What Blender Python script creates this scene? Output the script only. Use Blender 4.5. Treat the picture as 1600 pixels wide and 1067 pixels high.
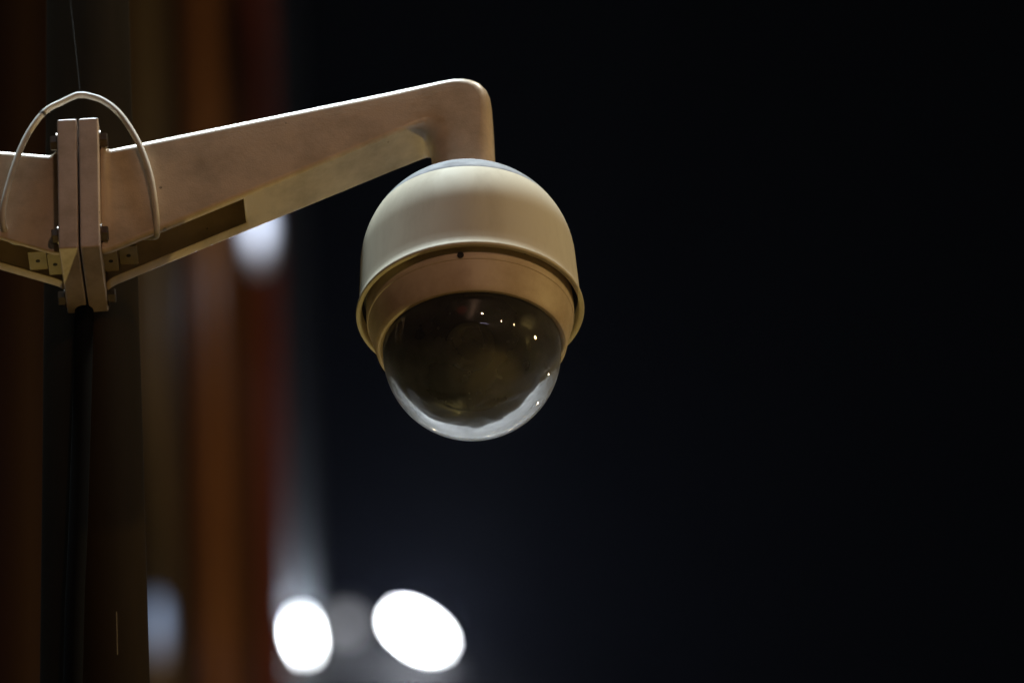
import bpy, bmesh, math, random
from mathutils import Vector, Matrix

random.seed(7)
scene = bpy.context.scene
for o in list(bpy.data.objects):
    bpy.data.objects.remove(o)
COL = scene.collection

# ------------------------------------------------------------------ camera
# modelling unit "u" = 0.55 mm ; origin = centre of the clear dome of the camera
S = 0.00055
DIST = 8.0
ELEV, ROLL = math.radians(37.0), math.radians(2.8)
fwd = Vector((0, math.cos(ELEV), math.sin(ELEV)))
r0 = Vector((1, 0, 0))
u0 = Vector((0, -math.sin(ELEV), math.cos(ELEV)))
cup = u0 * math.cos(ROLL) + r0 * math.sin(ROLL)
crt = r0 * math.cos(ROLL) - u0 * math.sin(ROLL)
CAM = -DIST * fwd + 62.5 * S * crt + 16.5 * S * cup
cd = bpy.data.cameras.new("camera")
cam = bpy.data.objects.new("camera", cd)
COL.objects.link(cam)
m = Matrix((crt, cup, -fwd)).transposed().to_4x4()
m.translation = CAM
cam.matrix_world = m
cd.sensor_width = 36.0
cd.lens = 36.0 * DIST / (1600 * S)
cd.clip_start, cd.clip_end = 0.1, 600.0
cd.dof.use_dof = True
cd.dof.focus_distance = DIST
cd.dof.aperture_fstop = cd.lens / 57.0
scene.camera = cam

# ------------------------------------------------------------------ world (night) and exposure
w = bpy.data.worlds.new("World")
scene.world = w
w.use_nodes = True
w.node_tree.nodes["Background"].inputs[0].default_value = (0.45, 0.55, 0.4, 1)
w.node_tree.nodes["Background"].inputs[1].default_value = 0.0003
scene.view_settings.view_transform = 'Standard'
scene.view_settings.look = 'None'
scene.view_settings.exposure = 0.0
scene.view_settings.gamma = 1.0
scene.view_settings.use_curve_mapping = False
scene.cycles.use_denoising = True
scene.cycles.max_bounces = 8
scene.cycles.transparent_max_bounces = 16
scene.cycles.sample_clamp_indirect = 6.0
scene.cycles.caustics_reflective = False
scene.cycles.caustics_refractive = False

# ------------------------------------------------------------------ lamps of the place (night street lighting), with added fills
def lamp(name, kind, loc, power, color, radius=0.05, aim=None, cone=None, blend=0.3, size=None):
    d = bpy.data.lights.new(name, kind)
    d.energy = power
    d.color = color
    if kind == 'AREA':
        d.shape = 'DISK'
        d.size = size
    else:
        d.shadow_soft_size = radius
    if cone:
        d.spot_size = math.radians(cone)
        d.spot_blend = blend
    o = bpy.data.objects.new(name, d)
    COL.objects.link(o)
    o.location = loc
    if aim is not None:
        o.rotation_euler = (Vector(aim) - Vector(loc)).to_track_quat('-Z', 'Y').to_euler()
    return o

GROUND = -6.4
# tall luminaire above the mast: cool white from overhead, a little to the left
lamp("overhead_luminaire", 'AREA', (-0.40, 0.05, 3.0), 178, (0.78, 0.93, 1.0), size=0.6, aim=(0, 0, 0))
lamp("overhead_luminaire.001", 'AREA', (0.9, 0.05, 2.9), 40, (1.0, 0.95, 0.80), size=0.5, aim=(0, 0, 0))
# sodium lamp far to the right, and lamps across the street behind the photographer
lamp("sodium_lamp", 'SPOT', Vector((0.984, -0.06, 0.172)) * 7.0, 380, (1.0, 0.70, 0.22), 0.15, aim=(-0.1, 0, 0), cone=24, blend=0.6)
lamp("underside_fill", 'SPOT', Vector((-0.25, 0.55, -0.80)) * 5.0, 200, (1.0, 0.78, 0.26), 0.02, aim=(-0.08, 0, 0.17), cone=11, blend=1.0)  # added unseen spot brightening the underside of the arm
lamp("front_street_lamp", 'SPOT', Vector((0.239, -0.94, 0.244)) * 9.0, 420, (1.0, 0.58, 0.38), 0.17, aim=(0.02, 0, 0.05), cone=9, blend=1.0)
lamp("front_street_lamp.001", 'POINT', Vector((0.605, -0.785, 0.131)) * 14.0, 90, (1.0, 0.72, 0.45), 0.15)
lamp("front_street_lamp.002", 'POINT', Vector((0.802, -0.576, 0.157)) * 14.0, 110, (1.0, 0.68, 0.35), 0.17)
lamp("side_street_lamp", 'POINT', Vector((0.755, 0.638, 0.152)) * 16.0, 160, (1.0, 0.85, 0.6), 0.24)
lamp("side_street_lamp.001", 'POINT', Vector((0.503, 0.859, 0.10)) * 20.0, 200, (1.0, 0.85, 0.6), 0.28)
# sodium light falling on the street below the mast
lamp("street_downlight", 'SPOT', (5.0, -4.0, 2.0), 8000, (1.0, 0.70, 0.22), 0.1, aim=(4.6, -3.5, GROUND), cone=120, blend=0.9)
# beam of floodlights modelled below; two unseen ones added to widen lit paving
lamp("ground_beam", 'SPOT', (-0.6, 29.9, 20.9), 9000, (0.92, 0.95, 1.0), 0.2, aim=(-0.6, 30.0, GROUND), cone=96, blend=0.25)
lamp("ground_beam.001", 'SPOT', (26.0, 32.0, 20.9), 10000, (0.92, 0.95, 1.0), 0.2, aim=(26.0, 30.0, GROUND), cone=100, blend=0.25)
lamp("ground_beam.002", 'SPOT', (-26.0, 32.0, 20.9), 14000, (0.92, 0.95, 1.0), 0.2, aim=(-26.0, 30.0, GROUND), cone=100, blend=0.25)

# small lights round the place, met by the mirror direction of a point on the clear dome
def mirror_dir(x, y):
    d = (fwd * DIST + (x - 800) * S * crt + (533.5 - y) * S * cup).normalized()
    R = 139.2 * S
    b = CAM.dot(d)
    k = -b - math.sqrt(max(0.0, b * b - CAM.dot(CAM) + R * R))
    n = (CAM + d * k).normalized()
    return d - 2 * d.dot(n) * n
for i, (x, y, dist, p, r) in enumerate([(720, 682, 70, 260, 0.22), (764, 681, 70, 300, 0.22), (771, 675, 60, 120, 0.15), (798, 671, 60, 340, 0.22),
                                        (813, 658, 50, 90, 0.12), (820, 650, 45, 90, 0.12), (678, 671, 60, 240, 0.2), (840, 629, 40, 120, 0.12), (806, 664, 45, 60, 0.1)]):
    lamp("distant_street_lamp", 'POINT', mirror_dir(x, y) * dist, p * 2.5, (1.0, 0.80, 0.50), r * 3)
a_, b_ = mirror_dir(750, 504.5) * 16, mirror_dir(764, 506) * 16
tb = lamp("tube_lamp", 'AREA', (a_ + b_) / 2, 5.0, (0.72, 0.66, 1.0), size=1.0, aim=(0, 0, 0))
tb.data.shape = 'RECTANGLE'
tb.data.size, tb.data.size_y = (b_ - a_).length, 0.10
lamp("red_sign_lamp", 'POINT', mirror_dir(722, 484) * 22, 26, (1.0, 0.10, 0.05), 2.2)

# ------------------------------------------------------------------ materials
def mat(name, base, rough=0.5, metal=0.0, spec=0.5, dirt=None, dirt_amt=0.0, dirt_scale=8.0,
        specks=0.0, speck_scale=70.0, speck_col=(0.05, 0.04, 0.03), bump=0.0, bump_scale=400.0, coat=0.0,
        stretch=(1, 1, 1), dark_specks=None):
    M = bpy.data.materials.new(name)
    M.use_nodes = True
    nt = M.node_tree
    b = nt.nodes["Principled BSDF"]
    b.inputs["Roughness"].default_value = rough
    b.inputs["Metallic"].default_value = metal
    b.inputs["Specular IOR Level"].default_value = spec
    b.inputs["Coat Weight"].default_value = coat
    b.inputs["Coat Roughness"].default_value = 0.2
    tc = nt.nodes.new("ShaderNodeTexCoord")
    mp = nt.nodes.new("ShaderNodeMapping")
    mp.inputs["Scale"].default_value = stretch
    nt.links.new(tc.outputs["Object"], mp.inputs["Vector"])
    col = nt.nodes.new("ShaderNodeRGB")
    col.outputs[0].default_value = (*base, 1)
    out = col.outputs[0]
    def mixin(fac, c):
        nonlocal out
        mx = nt.nodes.new("ShaderNodeMix")
        mx.data_type = 'RGBA'
        nt.links.new(fac, mx.inputs[0])
        nt.links.new(out, mx.inputs[6])
        mx.inputs[7].default_value = (*c, 1)
        out = mx.outputs[2]
    if dirt:
        n = nt.nodes.new("ShaderNodeTexNoise")
        n.inputs["Scale"].default_value = dirt_scale
        n.inputs["Detail"].default_value = 7
        n.inputs["Roughness"].default_value = 0.65
        nt.links.new(mp.outputs[0], n.inputs["Vector"])
        r = nt.nodes.new("ShaderNodeMapRange")
        r.inputs[1].default_value, r.inputs[2].default_value = 0.42, 0.75
        r.inputs[3].default_value, r.inputs[4].default_value = 0.0, dirt_amt
        nt.links.new(n.outputs[0], r.inputs[0])
        mixin(r.outputs[0], dirt)
        rr = nt.nodes.new("ShaderNodeMapRange")
        rr.inputs[3].default_value, rr.inputs[4].default_value = rough * 0.8, min(1, rough * 1.35)
        nt.links.new(n.outputs[0], rr.inputs[0])
        nt.links.new(rr.outputs[0], b.inputs["Roughness"])
    for (specks, speck_scale, speck_col) in ([(specks, speck_scale, speck_col)] if specks > 0 else []) + ([dark_specks] if dark_specks else []):
        v = nt.nodes.new("ShaderNodeTexVoronoi")
        v.inputs["Scale"].default_value = speck_scale
        nt.links.new(tc.outputs["Object"], v.inputs["Vector"])
        sep = nt.nodes.new("ShaderNodeSeparateColor")
        nt.links.new(v.outputs["Color"], sep.inputs[0])
        th = nt.nodes.new("ShaderNodeMapRange")          # random size per speck, most of them none
        th.inputs[1].default_value, th.inputs[2].default_value = 1 - specks, 1.0
        th.inputs[3].default_value, th.inputs[4].default_value = 0.0, 0.13
        nt.links.new(sep.outputs[0], th.inputs[0])
        lt = nt.nodes.new("ShaderNodeMath")
        lt.operation = 'LESS_THAN'
        nt.links.new(v.outputs["Distance"], lt.inputs[0])
        nt.links.new(th.outputs[0], lt.inputs[1])
        f = nt.nodes.new("ShaderNodeMath")
        f.operation = 'MULTIPLY'
        f.inputs[1].default_value = 0.75
        nt.links.new(lt.outputs[0], f.inputs[0])
        mixin(f.outputs[0], speck_col)
    nt.links.new(out, b.inputs["Base Color"])
    if bump > 0:
        n2 = nt.nodes.new("ShaderNodeTexNoise")
        n2.inputs["Scale"].default_value = bump_scale
        n2.inputs["Detail"].default_value = 3
        nt.links.new(tc.outputs["Object"], n2.inputs["Vector"])
        bp = nt.nodes.new("ShaderNodeBump")
        bp.inputs["Strength"].default_value = bump
        bp.inputs["Distance"].default_value = 0.001
        nt.links.new(n2.outputs[0], bp.inputs["Height"])
        nt.links.new(bp.outputs[0], b.inputs["Normal"])
    return M

def emis(name, col, strength):
    M = bpy.data.materials.new(name)
    M.use_nodes = True
    b = M.node_tree.nodes["Principled BSDF"]
    b.inputs["Base Color"].default_value = (0.8, 0.8, 0.8, 1)
    b.inputs["Emission Color"].default_value = (*col, 1)
    b.inputs["Emission Strength"].default_value = strength
    return M

M_ARM = mat("bracket_paint", (0.64, 0.51, 0.36), 0.34, dirt=(0.33, 0.25, 0.15), dirt_amt=0.95, dirt_scale=19,
            specks=0.10, speck_scale=55, speck_col=(0.85, 0.82, 0.75), bump=0.16, bump_scale=700, coat=0.3,
            dark_specks=(0.25, 55, (0.12, 0.085, 0.04)))
M_PLATE = mat("plate_paint", (0.62, 0.52, 0.46), 0.38, dirt=(0.28, 0.20, 0.11), dirt_amt=0.85, dirt_scale=20,
              specks=0.06, speck_scale=60, bump=0.12, bump_scale=700, coat=0.2)
M_TAB = mat("tab_paint", (0.32, 0.26, 0.15), 0.6, dirt=(0.16, 0.12, 0.06), dirt_amt=0.8, dirt_scale=30)
M_HOUSE = mat("housing_plastic", (0.58, 0.53, 0.40), 0.68, spec=0.3, dirt=(0.36, 0.30, 0.21), dirt_amt=0.7, dirt_scale=18, stretch=(1, 1, 0.3),
              specks=0.05, speck_scale=75, speck_col=(0.34, 0.27, 0.19), bump=0.06, bump_scale=900,
              dark_specks=(0.06, 130, (0.16, 0.12, 0.08)))
M_CAP = mat("cap_metal", (0.24, 0.255, 0.285), 0.75, dirt=(0.12, 0.12, 0.135), dirt_amt=0.9, dirt_scale=38, bump=0.25, bump_scale=160)
M_TRIM = mat("trim_plastic", (0.60, 0.50, 0.38), 0.5, dirt=(0.36, 0.25, 0.15), dirt_amt=0.9, dirt_scale=18,
             specks=0.07, speck_scale=80, bump=0.05, bump_scale=700, dark_specks=(0.14, 45, (0.12, 0.07, 0.03)))
M_BOLT = mat("bolt_steel", (0.16, 0.14, 0.12), 0.35, metal=0.9, dirt=(0.12, 0.06, 0.03), dirt_amt=0.7, dirt_scale=60)
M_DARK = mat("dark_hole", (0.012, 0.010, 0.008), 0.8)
M_BLACK = mat("black_plastic", (0.008, 0.008, 0.008), 0.35)
M_LENS = mat("lens_glass", (0.004, 0.004, 0.006), 0.05, spec=0.8)
M_CABLE = mat("cable_sheath", (0.66, 0.64, 0.58), 0.45, dirt=(0.35, 0.30, 0.22), dirt_amt=0.6, dirt_scale=30, bump=0.08, bump_scale=500)
M_TAPE = mat("tape", (0.06, 0.05, 0.04), 0.6)
M_MAST = mat("mast_paint", (0.020, 0.012, 0.004), 0.85, spec=0.02, dirt=(0.008, 0.006, 0.003), dirt_amt=0.9, dirt_scale=7,
             specks=0.05, speck_scale=28, speck_col=(0.25, 0.22, 0.17), bump=0.15, bump_scale=60, stretch=(1, 1, 0.18))
M_STRIP = mat("strip_black", (0.004, 0.004, 0.004), 0.9, spec=0.05)
M_FAINT = mat("old_silk", (0.022, 0.02, 0.016), 0.8, spec=0.1)
M_THREAD = mat("silk_thread", (0.35, 0.33, 0.26), 0.4)
M_STEEL = mat("weathered_steel", (0.14, 0.14, 0.15), 0.6, metal=0.2, dirt=(0.09, 0.09, 0.09), dirt_amt=0.6, dirt_scale=5)
M_MASTGREY = mat("mast_grey", (0.09, 0.095, 0.09), 0.6, dirt=(0.06, 0.06, 0.06), dirt_amt=0.6, dirt_scale=5)
M_LAMPBODY = mat("lamp_body", (0.05, 0.05, 0.055), 0.5)
M_GHOST = emis("ghost_glow", (0.9, 0.92, 1.0), 0.5)
M_FLOOD = emis("floodlight_lens", (0.90, 0.95, 1.0), 60)
M_WALLLAMP = emis("wall_lamp_lens", (0.74, 0.82, 1.0), 2.8)
M_WALLLAMP2 = emis("wall_lamp_lens_dim", (0.50, 0.68, 1.0), 0.8)
def soft_lens(M, col_edge):
    """frosted lamp glass with a hot centre: emission falls off towards the edge of the glass"""
    nt = M.node_tree
    b = nt.nodes["Principled BSDF"]
    peak = b.inputs["Emission Strength"].default_value
    tc = nt.nodes.new("ShaderNodeTexCoord")
    sub = nt.nodes.new("ShaderNodeVectorMath"); sub.operation = 'SUBTRACT'; sub.inputs[1].default_value = (0.5, 0.5, 0.5)
    mul = nt.nodes.new("ShaderNodeVectorMath"); mul.operation = 'MULTIPLY'; mul.inputs[1].default_value = (2, 0, 2)
    ln = nt.nodes.new("ShaderNodeVectorMath"); ln.operation = 'LENGTH'
    mr = nt.nodes.new("ShaderNodeMapRange"); mr.interpolation_type = 'SMOOTHSTEP'
    mr.inputs[1].default_value, mr.inputs[2].default_value = 0.0, 1.0
    mr.inputs[3].default_value, mr.inputs[4].default_value = peak, 0.02
    nt.links.new(tc.outputs["Generated"], sub.inputs[0]); nt.links.new(sub.outputs[0], mul.inputs[0])
    nt.links.new(mul.outputs[0], ln.inputs[0]); nt.links.new(ln.outputs["Value"], mr.inputs[0])
    nt.links.new(mr.outputs[0], b.inputs["Emission Strength"])
    b.inputs["Base Color"].default_value = (0.2, 0.22, 0.26, 1)
soft_lens(M_WALLLAMP, None)
soft_lens(M_WALLLAMP2, None)
M_WALL = mat("building_wall", (0.05, 0.032, 0.015), 0.7, dirt=(0.03, 0.02, 0.01), dirt_amt=0.8, dirt_scale=3)
def board_mat(name, c):
    return mat(name, c, 0.4, dirt=(c[0] * 0.55, c[1] * 0.55, c[2] * 0.5), dirt_amt=0.8, dirt_scale=2.0, stretch=(1, 1, 0.3))
M_B = {k: board_mat("board_" + k, c) for k, c in dict(
    brown=(0.055, 0.030, 0.010), dark=(0.020, 0.007, 0.004), olive=(0.14, 0.11, 0.05), orange=(0.26, 0.12, 0.035),
    umber=(0.10, 0.045, 0.014), red=(0.17, 0.045, 0.026)).items()}
M_ASPH = mat("asphalt", (0.09, 0.075, 0.05), 0.85, dirt=(0.05, 0.045, 0.035), dirt_amt=0.8, dirt_scale=0.5)
M_PAVE = mat("pale_paving", (0.55, 0.56, 0.56), 0.8, dirt=(0.38, 0.38, 0.36), dirt_amt=0.9, dirt_scale=0.25)

def bubble_mat():
    M = bpy.data.materials.new("clear_dome")
    M.use_nodes = True
    nt = M.node_tree
    nt.nodes.remove(nt.nodes["Principled BSDF"])
    out = nt.nodes["Material Output"]
    tr = nt.nodes.new("ShaderNodeBsdfTransparent")
    tr.inputs[0].default_value = (0.82, 0.82, 0.80, 1)
    gl = nt.nodes.new("ShaderNodeBsdfGlossy")
    gl.inputs["Roughness"].default_value = 0.012
    fr = nt.nodes.new("ShaderNodeFresnel")
    fr.inputs["IOR"].default_value = 1.58
    # both faces of the moulded shell reflect: R = 2F / (1 + F)
    a = nt.nodes.new("ShaderNodeMath"); a.operation = 'MULTIPLY'; a.inputs[1].default_value = 2.0
    c = nt.nodes.new("ShaderNodeMath"); c.operation = 'ADD'; c.inputs[1].default_value = 1.0
    d = nt.nodes.new("ShaderNodeMath"); d.operation = 'DIVIDE'; d.use_clamp = True
    nt.links.new(fr.outputs[0], a.inputs[0]); nt.links.new(fr.outputs[0], c.inputs[0])
    nt.links.new(a.outputs[0], d.inputs[0]); nt.links.new(c.outputs[0], d.inputs[1])
    mx = nt.nodes.new("ShaderNodeMixShader")
    nt.links.new(d.outputs[0], mx.inputs[0])
    nt.links.new(tr.outputs[0], mx.inputs[1]); nt.links.new(gl.outputs[0], mx.inputs[2])
    # thin film of dust and a few dried specks
    tc = nt.nodes.new("ShaderNodeTexCoord")
    n = nt.nodes.new("ShaderNodeTexNoise"); n.inputs["Scale"].default_value = 38; n.inputs["Detail"].default_value = 8
    nt.links.new(tc.outputs["Object"], n.inputs["Vector"])
    r = nt.nodes.new("ShaderNodeMapRange")
    r.inputs[1].default_value, r.inputs[2].default_value = 0.45, 0.8
    r.inputs[3].default_value, r.inputs[4].default_value = 0.22, 0.46
    nt.links.new(n.outputs[0], r.inputs[0])
    v = nt.nodes.new("ShaderNodeTexVoronoi"); v.inputs["Scale"].default_value = 120
    nt.links.new(tc.outputs["Object"], v.inputs["Vector"])
    sep = nt.nodes.new("ShaderNodeSeparateColor"); nt.links.new(v.outputs["Color"], sep.inputs[0])
    th = nt.nodes.new("ShaderNodeMapRange")
    th.inputs[1].default_value, th.inputs[2].default_value = 0.93, 1.0
    th.inputs[3].default_value, th.inputs[4].default_value = 0.0, 0.10
    nt.links.new(sep.outputs[0], th.inputs[0])
    lt = nt.nodes.new("ShaderNodeMath"); lt.operation = 'LESS_THAN'
    nt.links.new(v.outputs["Distance"], lt.inputs[0]); nt.links.new(th.outputs[0], lt.inputs[1])
    # an even film covers 1 - exp(-tau / cos): thin face-on, thick towards the outline
    ge = nt.nodes.new("ShaderNodeNewGeometry")
    dt = nt.nodes.new("ShaderNodeVectorMath"); dt.operation = 'DOT_PRODUCT'
    nt.links.new(ge.outputs["Normal"], dt.inputs[0]); nt.links.new(ge.outputs["Incoming"], dt.inputs[1])
    ab = nt.nodes.new("ShaderNodeMath"); ab.operation = 'ABSOLUTE'; nt.links.new(dt.outputs["Value"], ab.inputs[0])
    mxx = nt.nodes.new("ShaderNodeMath"); mxx.operation = 'MAXIMUM'; mxx.inputs[1].default_value = 0.05; nt.links.new(ab.outputs[0], mxx.inputs[0])
    dv = nt.nodes.new("ShaderNodeMath"); dv.operation = 'DIVIDE'; nt.links.new(r.outputs[0], dv.inputs[0]); nt.links.new(mxx.outputs[0], dv.inputs[1])
    ng = nt.nodes.new("ShaderNodeMath"); ng.operation = 'MULTIPLY'; ng.inputs[1].default_value = -1.0; nt.links.new(dv.outputs[0], ng.inputs[0])
    ex = nt.nodes.new("ShaderNodeMath"); ex.operation = 'EXPONENT'; nt.links.new(ng.outputs[0], ex.inputs[0])
    r = nt.nodes.new("ShaderNodeMath"); r.operation = 'SUBTRACT'; r.inputs[0].default_value = 1.0; nt.links.new(ex.outputs[0], r.inputs[1])
    sc = nt.nodes.new("ShaderNodeMath"); sc.operation = 'MULTIPLY_ADD'; sc.inputs[1].default_value = 0.5; sc.use_clamp = True
    nt.links.new(lt.outputs[0], sc.inputs[0]); nt.links.new(r.outputs[0], sc.inputs[2])
    dd = nt.nodes.new("ShaderNodeBsdfDiffuse"); dd.inputs[0].default_value = (0.55, 0.52, 0.45, 1)
    tl = nt.nodes.new("ShaderNodeBsdfTranslucent"); tl.inputs[0].default_value = (0.80, 0.82, 0.84, 1)
    df = nt.nodes.new("ShaderNodeMixShader"); df.inputs[0].default_value = 0.9      # fine dust scatters mostly forwards
    nt.links.new(dd.outputs[0], df.inputs[1]); nt.links.new(tl.outputs[0], df.inputs[2])
    m2 = nt.nodes.new("ShaderNodeMixShader")
    nt.links.new(sc.outputs[0], m2.inputs[0]); nt.links.new(mx.outputs[0], m2.inputs[1]); nt.links.new(df.outputs[0], m2.inputs[2])
    nt.links.new(m2.outputs[0], out.inputs[0])
    return M
M_BUBBLE = bubble_mat()

# ------------------------------------------------------------------ helpers
def tag(o, label=None, cat=None, group=None, kind=None):
    if label: o["label"] = label
    if cat: o["category"] = cat
    if group: o["group"] = group
    if kind: o["kind"] = kind
    return o

def thing(name, loc, label, cat, group=None):
    o = bpy.data.objects.new(name, None)
    COL.objects.link(o)
    o.empty_display_size = 0.05
    o.location = loc
    return tag(o, label, cat, group)

def build(name, bm, material, parent=None, smooth=True, angle=35, flat=False):
    """link a bmesh given in WORLD coordinates as one mesh object, stored relative to its thing"""
    me = bpy.data.meshes.new(name)
    bmesh.ops.recalc_face_normals(bm, faces=bm.faces[:])
    p = parent
    off = Vector((0, 0, 0))
    while p is not None:
        off += p.location
        p = p.parent
    if off.length:
        bmesh.ops.translate(bm, verts=bm.verts[:], vec=-off)
    bm.to_mesh(me)
    bm.free()
    me.materials.append(material)
    if smooth:
        me.polygons.foreach_set("use_smooth", [True] * len(me.polygons))
        me.set_sharp_from_angle(angle=math.radians(angle))
    o = bpy.data.objects.new(name, me)
    COL.objects.link(o)
    o.parent = parent
    if flat:                                     # keep big faces flat between rounded edges
        wn = o.modifiers.new("flat_faces", 'WEIGHTED_NORMAL')
        wn.keep_sharp = True
        wn.weight = 100
    return o

YAW = math.radians(1.0)
def W(s, t, z):
    """bracket frame (s along the arm, t away from the viewer, z up; in u) -> world metres"""
    return Vector(((s * math.cos(YAW) + t * math.sin(YAW)) * S, (-s * math.sin(YAW) + t * math.cos(YAW)) * S, z * S))

def px(x, y, dist):
    d = fwd * DIST + (x - 800) * S * crt + (533.5 - y) * S * cup
    return CAM + d.normalized() * dist

def lathe(bm, prof, n=96, centre=Vector((0, 0, 0)), axis=None, scale=S, close=False):
    q = Vector((0, 0, 1)).rotation_difference(axis.normalized()) if axis is not None else None
    rings = []
    for (r, z) in prof:
        ring = []
        if r < 1e-6:
            v = Vector((0, 0, z * scale))
            ring = [bm.verts.new(centre + (q @ v if q else v))]
        else:
            for k in range(n):
                a = 2 * math.pi * k / n
                v = Vector((r * math.cos(a), r * math.sin(a), z)) * scale
                ring.append(bm.verts.new(centre + (q @ v if q else v)))
        rings.append(ring)
    pairs = list(zip(rings[:-1], rings[1:]))
    if close:
        pairs.append((rings[-1], rings[0]))
    for A, B in pairs:
        for k in range(n):
            k2 = (k + 1) % n
            if len(A) == 1 and len(B) == 1: continue
            if len(A) == 1: bm.faces.new((A[0], B[k], B[k2]))
            elif len(B) == 1: bm.faces.new((A[k], A[k2], B[0]))
            else: bm.faces.new((A[k], A[k2], B[k2], B[k]))
    return bm

def box(bm, f, s0, s1, t0, t1, z0, z1, bevel=0.0, seg=2):
    b2 = bmesh.new()
    vs = [b2.verts.new(f(s, t, z)) for s in (s0, s1) for t in (t0, t1) for z in (z0, z1)]
    for q in ((0, 1, 3, 2), (4, 6, 7, 5), (0, 4, 5, 1), (2, 3, 7, 6), (0, 2, 6, 4), (1, 5, 7, 3)):
        b2.faces.new([vs[i] for i in q])
    bmesh.ops.recalc_face_normals(b2, faces=b2.faces[:])
    if bevel > 0:
        bmesh.ops.bevel(b2, geom=b2.edges[:], offset=bevel, segments=seg, profile=0.5, affect='EDGES')
    me = bpy.data.meshes.new("tmp")
    b2.to_mesh(me)
    b2.free()
    bm.from_mesh(me)
    bpy.data.meshes.remove(me)
    return bm

def catmull(pts, sub=8):
    out = []
    P = [pts[0]] + list(pts) + [pts[-1]]
    for i in range(1, len(P) - 2):
        a, b, c, d = P[i - 1], P[i], P[i + 1], P[i + 2]
        for k in range(sub):
            t = k / sub
            out.append(0.5 * ((2 * b) + (c - a) * t + (2 * a - 5 * b + 4 * c - d) * t * t + (3 * b - a - 3 * c + d) * t ** 3))
    out.append(pts[-1])
    return out

def tube(bm, path, rad, n=12, caps=True):
    up = Vector((0, 1, 0.1)).normalized()
    rings = []
    for i, p in enumerate(path):
        d = (path[min(i + 1, len(path) - 1)] - path[max(i - 1, 0)]).normalized()
        a = d.cross(up).normalized()
        b = a.cross(d)
        r = rad(i / (len(path) - 1)) if callable(rad) else rad
        rings.append([bm.verts.new(p + (a * math.cos(2 * math.pi * k / n) + b * math.sin(2 * math.pi * k / n)) * r) for k in range(n)])
    for A, B in zip(rings[:-1], rings[1:]):
        for k in range(n):
            bm.faces.new((A[k], A[(k + 1) % n], B[(k + 1) % n], B[k]))
    if caps:
        bm.faces.new(rings[0]); bm.faces.new(rings[-1])
    return bm

# ------------------------------------------------------------------ setting: ground below (seen mirrored in the clear dome)
def ragged_sheet(name, x0, x1, y0, y1, z, material, rag=0.0, n=60):
    bm = bmesh.new()
    near = [bm.verts.new((x0 + (x1 - x0) * k / n, y0 + (random.uniform(-rag, rag) if rag else 0), z)) for k in range(n + 1)]
    far = [bm.verts.new((x0 + (x1 - x0) * k / n, y1, z)) for k in range(n + 1)]
    for k in range(n):
        bm.faces.new((near[k], near[k + 1], far[k + 1], far[k]))
    return tag(build(name, bm, material, None, smooth=False), kind="structure")
ragged_sheet("ground", -150, 150, -120, 200, GROUND, M_ASPH)
ragged_sheet("paved_ground", -60, 60, 10.5, 120, GROUND + 0.02, M_PAVE, rag=1.6, n=90)

# ------------------------------------------------------------------ tall hoarding of upright boards, far left and out of focus
HD = 26.0
bx_right = px(437, 500, HD).x
b_y = px(437, 500, HD).y
BLO, BHI = 6.0, 17.0
bl = thing("hoarding", (bx_right - 0.6, b_y + 0.1, GROUND), "tall hoarding of upright brown and red boards, blurred behind the pole", "hoarding")
def idw(x, y, z): return Vector((x, y, z))
bm = bmesh.new()
box(bm, idw, px(-130, 500, HD).x, bx_right - 0.01, b_y + 0.032, b_y + 0.07, BLO, BHI, 0.004, 1)
build("backing_panel", bm, M_WALL, bl, smooth=False)
for xx in (-0.85, -0.14):
    bm = bmesh.new()
    box(bm, idw, bx_right + xx - 0.05, bx_right + xx + 0.05, b_y + 0.075, b_y + 0.18, GROUND, BHI - 0.2, 0.008, 2)
    build("post", bm, M_STEEL, bl)
def on_wall(x, y, dy):
    d = px(x, y, 1.0) - CAM
    return CAM + d * ((b_y - dy - CAM.y) / d.y)
def board(x0p, x1p, kind, depth=0.035):
    xa, xb = px(x0p, 500, HD).x, px(x1p, 500, HD).x
    bm = bmesh.new()
    N = 6
    za, zb = BLO, BHI
    lo, hi = [], []
    for k in range(N + 1):
        a = math.pi * k / N
        x = (xa + xb) / 2 - math.cos(a) * (xb - xa) / 2 * 0.97
        y = b_y + 0.03 - math.sin(a) ** 0.6 * depth if 0 < k < N else b_y + 0.03
        lo.append(bm.verts.new((x, y, za))); hi.append(bm.verts.new((x, y, zb)))
    for k in range(N):
        bm.faces.new((lo[k], lo[k + 1], hi[k + 1], hi[k]))
    bm.faces.new(lo); bm.faces.new(hi)
    return build("cladding_board", bm, M_B[kind], bl)
for (a, b, k) in [(-130, -60, 'umber'), (-60, 5, 'dark'), (5, 75, 'brown'),
                  (75, 140, 'dark'), (140, 205, 'brown'), (205, 268, 'olive'), (268, 304, 'dark'), (304, 348, 'orange'),
                  (348, 396, 'umber'), (396, 437, 'red')]:
    board(a, b, k)
lamp("wall_wash", 'SPOT', (bx_right + 0.6, b_y - 2.2, -2.0), 7300, (1.0, 0.64, 0.38), 0.1, aim=px(370, 720, HD), cone=13, blend=1.0)

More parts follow.
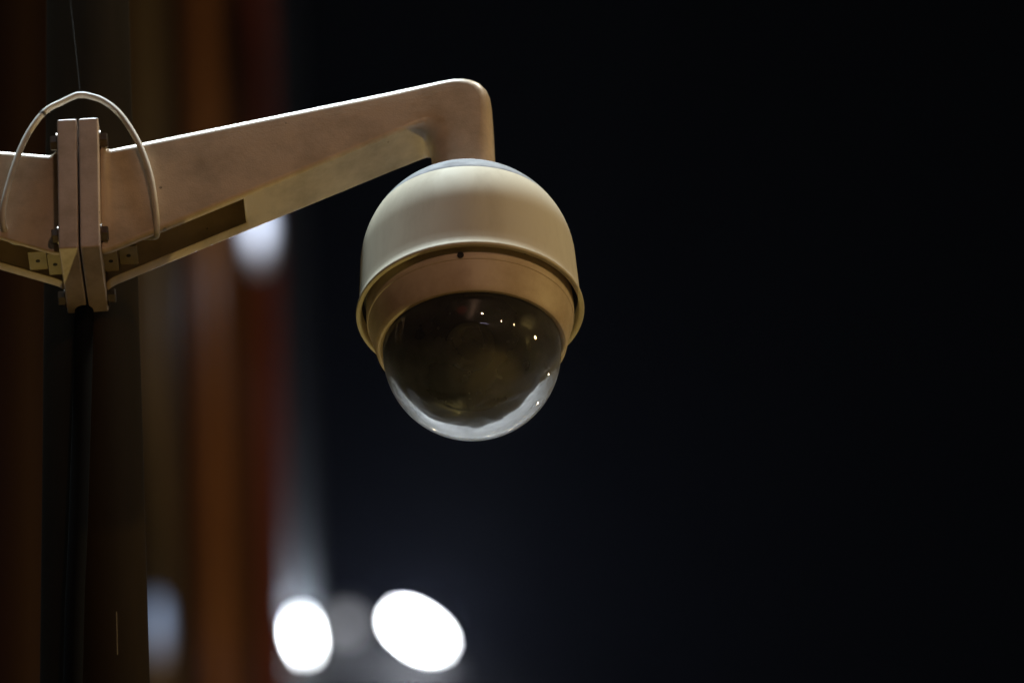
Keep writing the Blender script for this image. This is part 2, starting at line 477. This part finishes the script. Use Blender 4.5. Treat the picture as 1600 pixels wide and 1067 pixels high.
# two small wall lamps on the boards
def wall_lamp(xp, yp, hw, hh, material, label, power, col):
    c = on_wall(xp, yp, 0.12)
    t = thing("wall_lamp", c + Vector((0, 0.1, 0)), label, "lamp", "small lamps on the boarded hoarding")
    bm = bmesh.new()
    lathe(bm, [(0, 0.03), (hw * 0.7, 0.028), (hw, 0.015), (hw, -0.03), (0, -0.03)], 24, c, Vector((0, -1, -0.2)), 1.0)
    for v in bm.verts:
        v.co.z = c.z + (v.co.z - c.z) * hh / hw
    build("lens", bm, material, t)
    bm = bmesh.new()
    lathe(bm, [(hw * 1.12, 0.0), (hw * 1.15, -0.03), (hw * 0.9, -0.09), (0, -0.09)], 24, c, Vector((0, -1, -0.2)), 1.0)
    for v in bm.verts:
        v.co.z = c.z + (v.co.z - c.z) * hh / hw
    build("housing", bm, M_LAMPBODY, t)
    bm = bmesh.new()
    box(bm, lambda x, y, z: c + Vector((x, y, z)), -0.012, 0.012, 0.06, 0.16, -0.012, 0.012)
    build("bracket", bm, M_LAMPBODY, t)
    lamp("wall_lamp_light", 'POINT', c + Vector((0, -0.10, 0.10)), power, col, 0.02)
wall_lamp(404, 366, 0.040, 0.120, M_WALLLAMP, "bluish white wall lamp glowing just under the bracket arm", 1.1, (0.72, 0.80, 1.0))
wall_lamp(246, 985, 0.030, 0.120, M_WALLLAMP2, "dim blue wall lamp low beside the steel pole", 0.12, (0.6, 0.72, 1.0))

# ------------------------------------------------------------------ floodlight mast far behind
FD = 45.0
c0 = px(462, 990, FD)
fm = thing("floodlight_mast", (c0.x, c0.y + 0.25, GROUND), "tall pale floodlight mast rising past the edge of the hoarding", "mast")
bm = bmesh.new()
tube(bm, [Vector((c0.x, c0.y + 0.25, z)) for z in (GROUND, 5, 15, 20, 22, 24, 26.5)], lambda k: 0.13 - 0.07 * k, 20)
build("pole", bm, M_MASTGREY, fm)
c1 = px(660, 1015, FD)
bm = bmesh.new()
tube(bm, [Vector((c0.x - 0.3, c0.y + 0.12, c0.z - 0.12)), Vector((c1.x + 0.15, c0.y + 0.12, c1.z - 0.12))], 0.03, 12)
build("crossarm", bm, M_STEEL, fm)
def floodlight(xp, yp, rad, tilt_deg, squash, material, label):
    c = px(xp, yp, FD)
    toc = (CAM - c).normalized()
    th = math.radians(tilt_deg)
    minor = crt * math.sin(th) + cup * math.cos(th)
    nrm = toc * squash - minor * math.sqrt(1 - squash * squash)
    t = thing("floodlight", c, label, "floodlight", "floodlights on the far mast")
    bm = bmesh.new()
    lathe(bm, [(0, 0.012), (rad * 0.6, 0.010), (rad, 0.0), (rad, -0.01), (0, -0.01)], 40, c, nrm, 1.0)
    build("lens", bm, material, t)
    bm = bmesh.new()
    lathe(bm, [(rad * 1.02, 0.0), (rad * 1.10, 0.004), (rad * 1.12, -0.01), (rad * 1.05, -0.06), (rad * 0.6, -0.13), (0, -0.14)], 40, c, nrm, 1.0)
    build("reflector_housing", bm, M_LAMPBODY, t)
    bm = bmesh.new()
    back = c - nrm * 0.13
    tube(bm, [back, Vector((back.x, c0.y + 0.12, c0.z - 0.10))], 0.015, 8)
    build("yoke", bm, M_STEEL, t)
floodlight(474, 993, 0.075, 80, 0.24, M_FLOOD, "left glaring white floodlight cut off by the hoarding edge")
floodlight(653, 986, 0.124, 34, 0.39, M_FLOOD, "large oval glaring white floodlight, right of the two lit ones")
floodlight(540, 975, 0.060, 10, 0.8, M_GHOST, "dim grey lens ghost between the two glaring floodlights, added as a glowing disc")  # lens ghost built as a faintly glowing lamp head
for (xp, yp, pw) in ((474, 985, 550), (652, 980, 2700)):      # wide spill added at the lamps to light the glow volume
    lamp("floodlight_glare", 'SPOT', px(xp, yp, FD - 0.15), pw, (0.58, 0.66, 1.0), 0.06, aim=CAM, cone=150, blend=0.3)
# unseen narrow spot added behind to backlight the clear dome
lamp("dome_backlight", 'SPOT', Vector((-0.02, 0.866, 0.50)) * 9.0, 17500, (0.82, 0.90, 1.0), 0.03, aim=(0, 0, -0.072), cone=1.0, blend=0.3)
# stray light up the mast
lamp("mast_spill", 'SPOT', (c0.x + 0.03, c0.y + 0.0, c0.z + 0.05), 300, (0.72, 0.80, 1.0), 0.04, aim=(c0.x, c0.y + 0.2, c0.z + 0.9), cone=90, blend=1.0)

# ------------------------------------------------------------------ steel pole carrying the brackets
MS, MT = -607, 168
base = W(MS, MT, 0); base.z = GROUND
pl = thing("steel_pole", base, "dark brown painted steel pole carrying both camera brackets", "pole")
bm = bmesh.new()
n = 64
rings = []
for (z, r, ds) in [(GROUND / S, 190, -20), (-2500, 125, -12), (-700, 88, -4), (-400, 84, -3), (0, 79, -1), (300, 75.5, 0), (700, 69, 1), (1500, 62, 3), (2600, 50, 5)]:
    rings.append([bm.verts.new(W(MS + ds + r * math.cos(2 * math.pi * k / n), MT + r * math.sin(2 * math.pi * k / n), z)) for k in range(n)])
for A, B in zip(rings[:-1], rings[1:]):
    for k in range(n):
        bm.faces.new((A[k], A[(k + 1) % n], B[(k + 1) % n], B[k]))
bm.faces.new(rings[-1])
build("shaft", bm, M_MAST, pl)
bm = bmesh.new()
lathe(bm, [(150, 0), (330, 0), (330, 25), (205, 30), (200, 90), (185, 95)], 48, base)
build("base_flange", bm, M_MAST, pl)

bc = thing("pole_strip", W(-620, 80, -1500), "thick dark strip running down the front of the dark brown pole", "cable")  # near-black tube down the front of the pole
bm = bmesh.new()
tube(bm, catmull([W(-612, 84, 205), W(-614, 82, 120), W(-617, 79, 20), W(-621, 76, -100), W(-626, 71, -250), W(-633, 67, -420), W(-638, 62, -700), W(-640, 50, -1500), W(-645, 20, -3500)], 8), 15 * S, 16)
build("sheath", bm, M_STRIP, bc)
# ------------------------------------------------------------------ brackets
MIRROR = -606.2
def section(inner, outer, w_, rt, rb):
    """rounded rectangle through inner (bottom) and outer (top) points, half width w_, as (s,t,z) list"""
    I, O = Vector((inner[0], inner[1])), Vector((outer[0], outer[1]))
    d = (O - I); H = d.length; d.normalize()
    rb = min(rb, w_ - 0.01, H * 0.48); rt = min(rt, w_ - 0.01, H * 0.5)
    pts = []
    NA = 7
    def arc(cx, cy, r, a0, a1):
        for k in range(NA):
            a = math.radians(a0 + (a1 - a0) * k / (NA - 1))
            pts.append((cx + r * math.cos(a), cy + r * math.sin(a)))
    # start bottom near viewer (t negative), counter-clockwise looking along +s from the plate
    arc(-w_ + rb, rb, rb, 180, 270)            # ends on the bottom, near side
    lip_n, lip_f = -w_ + max(rb, 3) + 4, w_ - max(rb, 3) - 17
    if lip_n < 0 < lip_f and rb < 20:
        pts.append((lip_n, 0)); pts.append((lip_f, 0))
    else:
        pts.append((-(w_ - rb) * 0.33, 0)); pts.append(((w_ - rb) * 0.33, 0))
    arc(w_ - rb, rb, rb, 270, 360)
    for k in (0.33, 0.66):
        pts.append((w_, rb + (H - rb - rt) * k))
    arc(w_ - rt, H - rt, rt, 0, 90)
    for k in (0.33, 0.66):
        pts.append(((w_ - rt) * (1 - 2 * k), H))
    arc(-w_ + rt, H - rt, rt, 90, 180)
    for k in (0.33, 0.66):
        pts.append((-w_, H - rt - (H - rb - rt) * k))
    return [(I.x + d.x * q, t, I.y + d.y * q) for (t, q) in pts]

def bracket(mirror, label):
    F = (lambda s, t, z: W(2 * MIRROR - s, t, z)) if mirror else W
    root = thing("camera_bracket", F(-575, 0, 190), label, "bracket", "white wall brackets bolted back to back on the pole")
    zt = lambda s: 514.3 + 0.1825 * s
    zb = lambda s: 457.5 + 0.439 * s
    secs = []
    for s in (-574, -568, -562, -556):
        k = max(0, (-556 - s) / 18)
        secs.append(((s, zb(s)), (s, zt(s) + 15 * k * k), 45 + 6 * k * k, 15, 3, True))
    for s in (-530, -490, -450, -400, -349.5):
        secs.append(((s, zb(s)), (s, zt(s)), 45, 15, 3, s < -350))
    for s in (-345, -300, -250, -200, -150, -110):
        secs.append(((s, zb(s)), (s, zt(s)), 45, 15, 3, False))
    bend = [((-96, 415.3), (-92, 497.5), 15, 3), ((-86, 419.3), (-70, 501.5), 15, 4), ((-77, 422.2), (-48, 505.5), 15, 6),
            ((-69, 424), (-26, 509.5), 15, 10), ((-62.5, 424), (-6, 512.3), 15, 15), ((-57.5, 422), (9, 511.5), 15, 20),
            ((-53.5, 418), (21, 507.5), 15, 25), ((-50.5, 412.5), (31.5, 500.5), 15, 29), ((-48.5, 405.5), (39.5, 490), 16, 33),
            ((-47.2, 397), (44, 476), 17, 36), ((-46.5, 387), (45.8, 456), 18, 39), ((-46, 376), (46, 428), 19, 41),
            ((-46, 360), (46, 386), 20, 42), ((-46, 345), (46.5, 345), 20, 42), ((-46.5, 334), (47, 334), 20, 42)]
    for (i, o, rt, rb) in bend:
        secs.append((i, o, 45.5, rt, rb, False))
    bm = bmesh.new()
    rings = [[bm.verts.new(F(*p)) for p in section(i, o, w_, rt, rb)] for (i, o, w_, rt, rb, _) in secs]
    n = len(rings[0])
    for j in range(len(rings) - 1):
        for k in range(n):
            if secs[j][5] and k == 7:            # the slot left open in the underside
                continue
            a, b = rings[j], rings[j + 1]
            bm.faces.new((a[k], a[(k + 1) % n], b[(k + 1) % n], b[k]))
    o = build("arm_shell", bm, M_ARM, root, angle=40)
    md = o.modifiers.new("wall_thickness", 'SOLIDIFY')
    md.thickness = 4 * S
    md.offset = -1
    wn = o.modifiers.new("flat_faces", 'WEIGHTED_NORMAL')
    wn.keep_sharp = True
    wn.weight = 100
    # mounting plate
    bm = bmesh.new()
    box(bm, F, -604.8, -573.5, -80, 90, 190, 449, 3.0 * S, 3)
    build("mounting_plate", bm, M_PLATE, root, flat=True)
    # hexagon bolts
    for (t, z, ln) in ((-55, 421, 13), (-58, 232, 12), (68, 205, 13), (60, 423, 13)):
        bm = bmesh.new()
        c = F(-573.5, t, z)
        ax = F(-572.5, t, z) - c
        lathe(bm, [(0, 0), (16, 0), (16, 2.5), (0, 2.5)], 20, c, ax)
        lathe(bm, [(0, 2.5), (12.5, 2.5), (12.5, ln - 1.5), (11, ln), (0, ln)], 6, c, ax)
        build("bolt", bm, M_BOLT, root, angle=25)
    # screw tabs beside the plate, in the mouth of the slot
    for (s0, s1, t0, t1, z) in ((-573.4, -551, -34, 20, 216), (-549, -520, -26, 20, 228)):
        bm = bmesh.new()
        box(bm, F, s0, s1, t0, t1, z, z + 5, 1.0 * S, 2)
        tb = build("screw_tab", bm, M_TAB, root, flat=True)
        bm = bmesh.new()
        lathe(bm, [(0, -0.6), (3.6, -0.6), (3.6, 1.0), (0, 1.0)], 16, F((s0 + s1) / 2, (t0 + t1) / 2, z), None)
        build("hole", bm, M_DARK, tb)
    # dirty weld bead down the joint of arm and plate
    bm = bmesh.new()
    tube(bm, [F(-571, -45.5, z) for z in range(222, 408, 6)], lambda k: (2.6 + 0.7 * math.sin(k * 60)) * S, 8)
    build("weld", bm, M_ARM, root)
    return root

bracket(False, "white tapering bracket arm that carries the dome camera")
bracket(True, "white bracket arm leaving the left edge of the picture")

# ------------------------------------------------------------------ dome camera
dc = thing("dome_camera", W(0, 0, 336), "round off-white dome security camera hanging from the bracket arm", "security camera")
bm = bmesh.new()
zc, R = 168, 169.5
TAPER = 3.2
r85, z85 = R * math.cos(math.radians(TAPER)), zc + R * math.sin(math.radians(TAPER))
cone = lambda z: r85 + math.tan(math.radians(TAPER)) * (z85 - z)
prof = [(169.5, 100), (170.5, 80), (171.6, 76), (173.4, 74.5), (176.6, 74.5), (178.4, 75.6), (179.2, 77.6), (178.9, 80), (177.6, 83), (cone(87) + 0.9, 87)]
prof += [(cone(z), z) for z in (96, 110, 130, 150, 165)] + [(r85, z85)]
for k in range(0, 13):
    ph = math.radians(90 - TAPER - (k + 1) * (90 - TAPER - 59.5) / 13)
    prof.append((R * math.sin(ph), zc + R * math.cos(ph)))
prof += [(R * math.sin(math.radians(58.0)), zc + R * math.cos(math.radians(58.0)))]
lathe(bm, prof, 160)
build("housing", bm, M_HOUSE, dc)
bm = bmesh.new()
prof = [((R - 0.8) * math.sin(math.radians(59.8)), zc + (R - 0.8) * math.cos(math.radians(59.8)))]
for k in range(0, 15):
    ph = math.radians(59 - k * (59 - 17) / 14)
    prof.append(((R + 0.25) * math.sin(ph), zc + (R + 0.25) * math.cos(ph)))
prof += [(49, 331), (0, 331)]
lathe(bm, prof, 128)
build("cap", bm, M_CAP, dc)
bm = bmesh.new()
prof = [(136, 30), (137, 14), (140.5, 10.5), (143.5, 8.8), (147, 9.6), (149.5, 13), (151, 19), (160.6, 57), (160.8, 59.6), (161.6, 59.9), (162.2, 61.0), (162.8, 66), (163, 75), (162, 100)]
lathe(bm, prof, 160)
build("trim_ring", bm, M_TRIM, dc)
bm = bmesh.new()
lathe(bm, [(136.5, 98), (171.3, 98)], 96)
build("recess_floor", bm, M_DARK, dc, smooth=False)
# small recessed screw on the front of the trim ring
ang = math.radians(-93.5)
sc_dir = Vector((math.cos(ang), math.sin(ang), -0.2)).normalized()
sc_c = Vector((math.cos(ang) * 162.4, math.sin(ang) * 162.4, 66.5)) * S
bm = bmesh.new()
lathe(bm, [(0, 1.4), (2.6, 1.4), (3.0, 2.6), (5.2, 2.6), (5.2, -3), (0, -3)], 18, sc_c, sc_dir)
build("screw", bm, M_DARK, dc)
# smoked clear dome
bm = bmesh.new()
RB = 139.2
prof = [(RB, 14), (RB, 6)]
for k in range(0, 33):
    ph = math.radians(k * 90 / 32)
    prof.append((RB * math.cos(ph), -RB * math.sin(ph)))
prof[-1] = (0, -RB)
lathe(bm, prof, 144)
build("clear_dome", bm, M_BUBBLE, dc, angle=80)
# dark camera block inside
bm = bmesh.new()
MC = (-8 * crt + 5 * cup)                       # hangs a little off centre
NP, NR = 40, 96
top = [bm.verts.new(Vector((131 * math.cos(2 * math.pi * k / NR), 131 * math.sin(2 * math.pi * k / NR), 12)) * S) for k in range(NR)]
rings = [top]
for i in range(1, NP):
    ph = math.radians(6 + 84 * i / NP)
    ring = []
    for k in range(NR):
        a = 2 * math.pi * k / NR
        d = Vector((math.cos(a) * math.cos(ph), math.sin(a) * math.cos(ph), -math.sin(ph)))
        cp_ = min(1.0, 1.6 * math.cos(ph))
        r = 122 + cp_ * (1.6 * math.sin(3 * a + 5 * ph) + 1.2 * math.sin(7 * a - 4 * ph + 1) + 1.0 * math.sin(13 * a + 9 * ph))
        r = min(r, 129)
        ring.append(bm.verts.new((d * r + MC) * S))
    rings.append(ring)
for A, B in zip(rings[:-1], rings[1:]):
    for k in range(NR):
        bm.faces.new((A[k], A[(k + 1) % NR], B[(k + 1) % NR], B[k]))
bm.faces.new(rings[-1]); bm.faces.new(top)
mod = build("camera_module", bm, M_BLACK, dc)
bm = bmesh.new()
ld = Vector((0.05, -0.78, -0.55)).normalized()
lathe(bm, [(0, 122), (20, 123), (27, 125), (33, 126), (38, 126), (40, 122), (40, 90), (0, 90)], 48, MC * S, ld)
build("lens", bm, M_LENS, mod)

# ------------------------------------------------------------------ white cable looping over the plates
wc = thing("white_cable", W(-606, -40, 449), "thin white cable looping over the two bolted plates", "cable")
cp = [W(-680, -6, 262), W(-716, -14, 262), W(-727, -46, 262), W(-727, -56, 300), W(-712, -57, 369), W(-690, -56, 436), W(-661, -54, 486), W(-632, -50, 508),
      W(-612, -48, 520), W(-603, -48, 521), W(-592, -48, 519), W(-566, -50, 504), W(-539, -54, 470), W(-512, -58, 410), W(-495, -58, 347), W(-488, -56, 290), W(-486, -48, 244), W(-492, -26, 244), W(-530, -10, 262)]
bm = bmesh.new()
path = catmull(cp, 10)
tube(bm, path, 5.0 * S, 14)
build("sheath", bm, M_CABLE, wc)
bm = bmesh.new()
tp = path[58:61]
tube(bm, [path[59] + (path[60] - path[59]).normalized() * d * S for d in (-2.5, 0, 2.5)], 5.5 * S, 14)
build("tape_band", bm, M_TAPE, wc)

# fine silk threads
def thread(pts, rad, label):
    t = thing("silk_thread", pts[-1], label, "thread")
    bm = bmesh.new()
    tube(bm, catmull(pts, 6), rad * S, 6)
    build("strand", bm, M_FAINT if rad < 0.4 else M_THREAD, t)
thread([W(-640, 60, 980), W(-622, 20, 760), W(-611, -20, 620), W(-604, -47, 526)], 0.28, "faint silk thread running up from the top of the white cable")
thread([px(182, 955, 7.875), px(182.6, 980, 7.865), px(183.4, 1022, 7.85)], 0.6, "short bright silk thread hanging in front of the pole low down")

# ------------------------------------------------------------------ thin volume added to stand in for lens glow round the floodlights
bm = bmesh.new()
box(bm, idw, -160, 160, -130, 210, GROUND - 1.0, 34.0)
hz = build("glow_volume", bm, M_WALL, None, smooth=False)
tag(hz, kind="stuff")
hz["label"] = "thin volume added for the lens glow round the floodlights"
HM = bpy.data.materials.new("lens_glow_air")
HM.use_nodes = True
hn = HM.node_tree
hn.nodes.remove(hn.nodes["Principled BSDF"])
pv = hn.nodes.new("ShaderNodeVolumePrincipled")
pv.inputs["Color"].default_value = (0.9, 0.93, 1.0, 1)
pv.inputs["Density"].default_value = 0.00005
pv.inputs["Anisotropy"].default_value = 0.6
hn.links.new(pv.outputs[0], hn.nodes["Material Output"].inputs["Volume"])
hz.data.materials.clear()
hz.data.materials.append(HM)
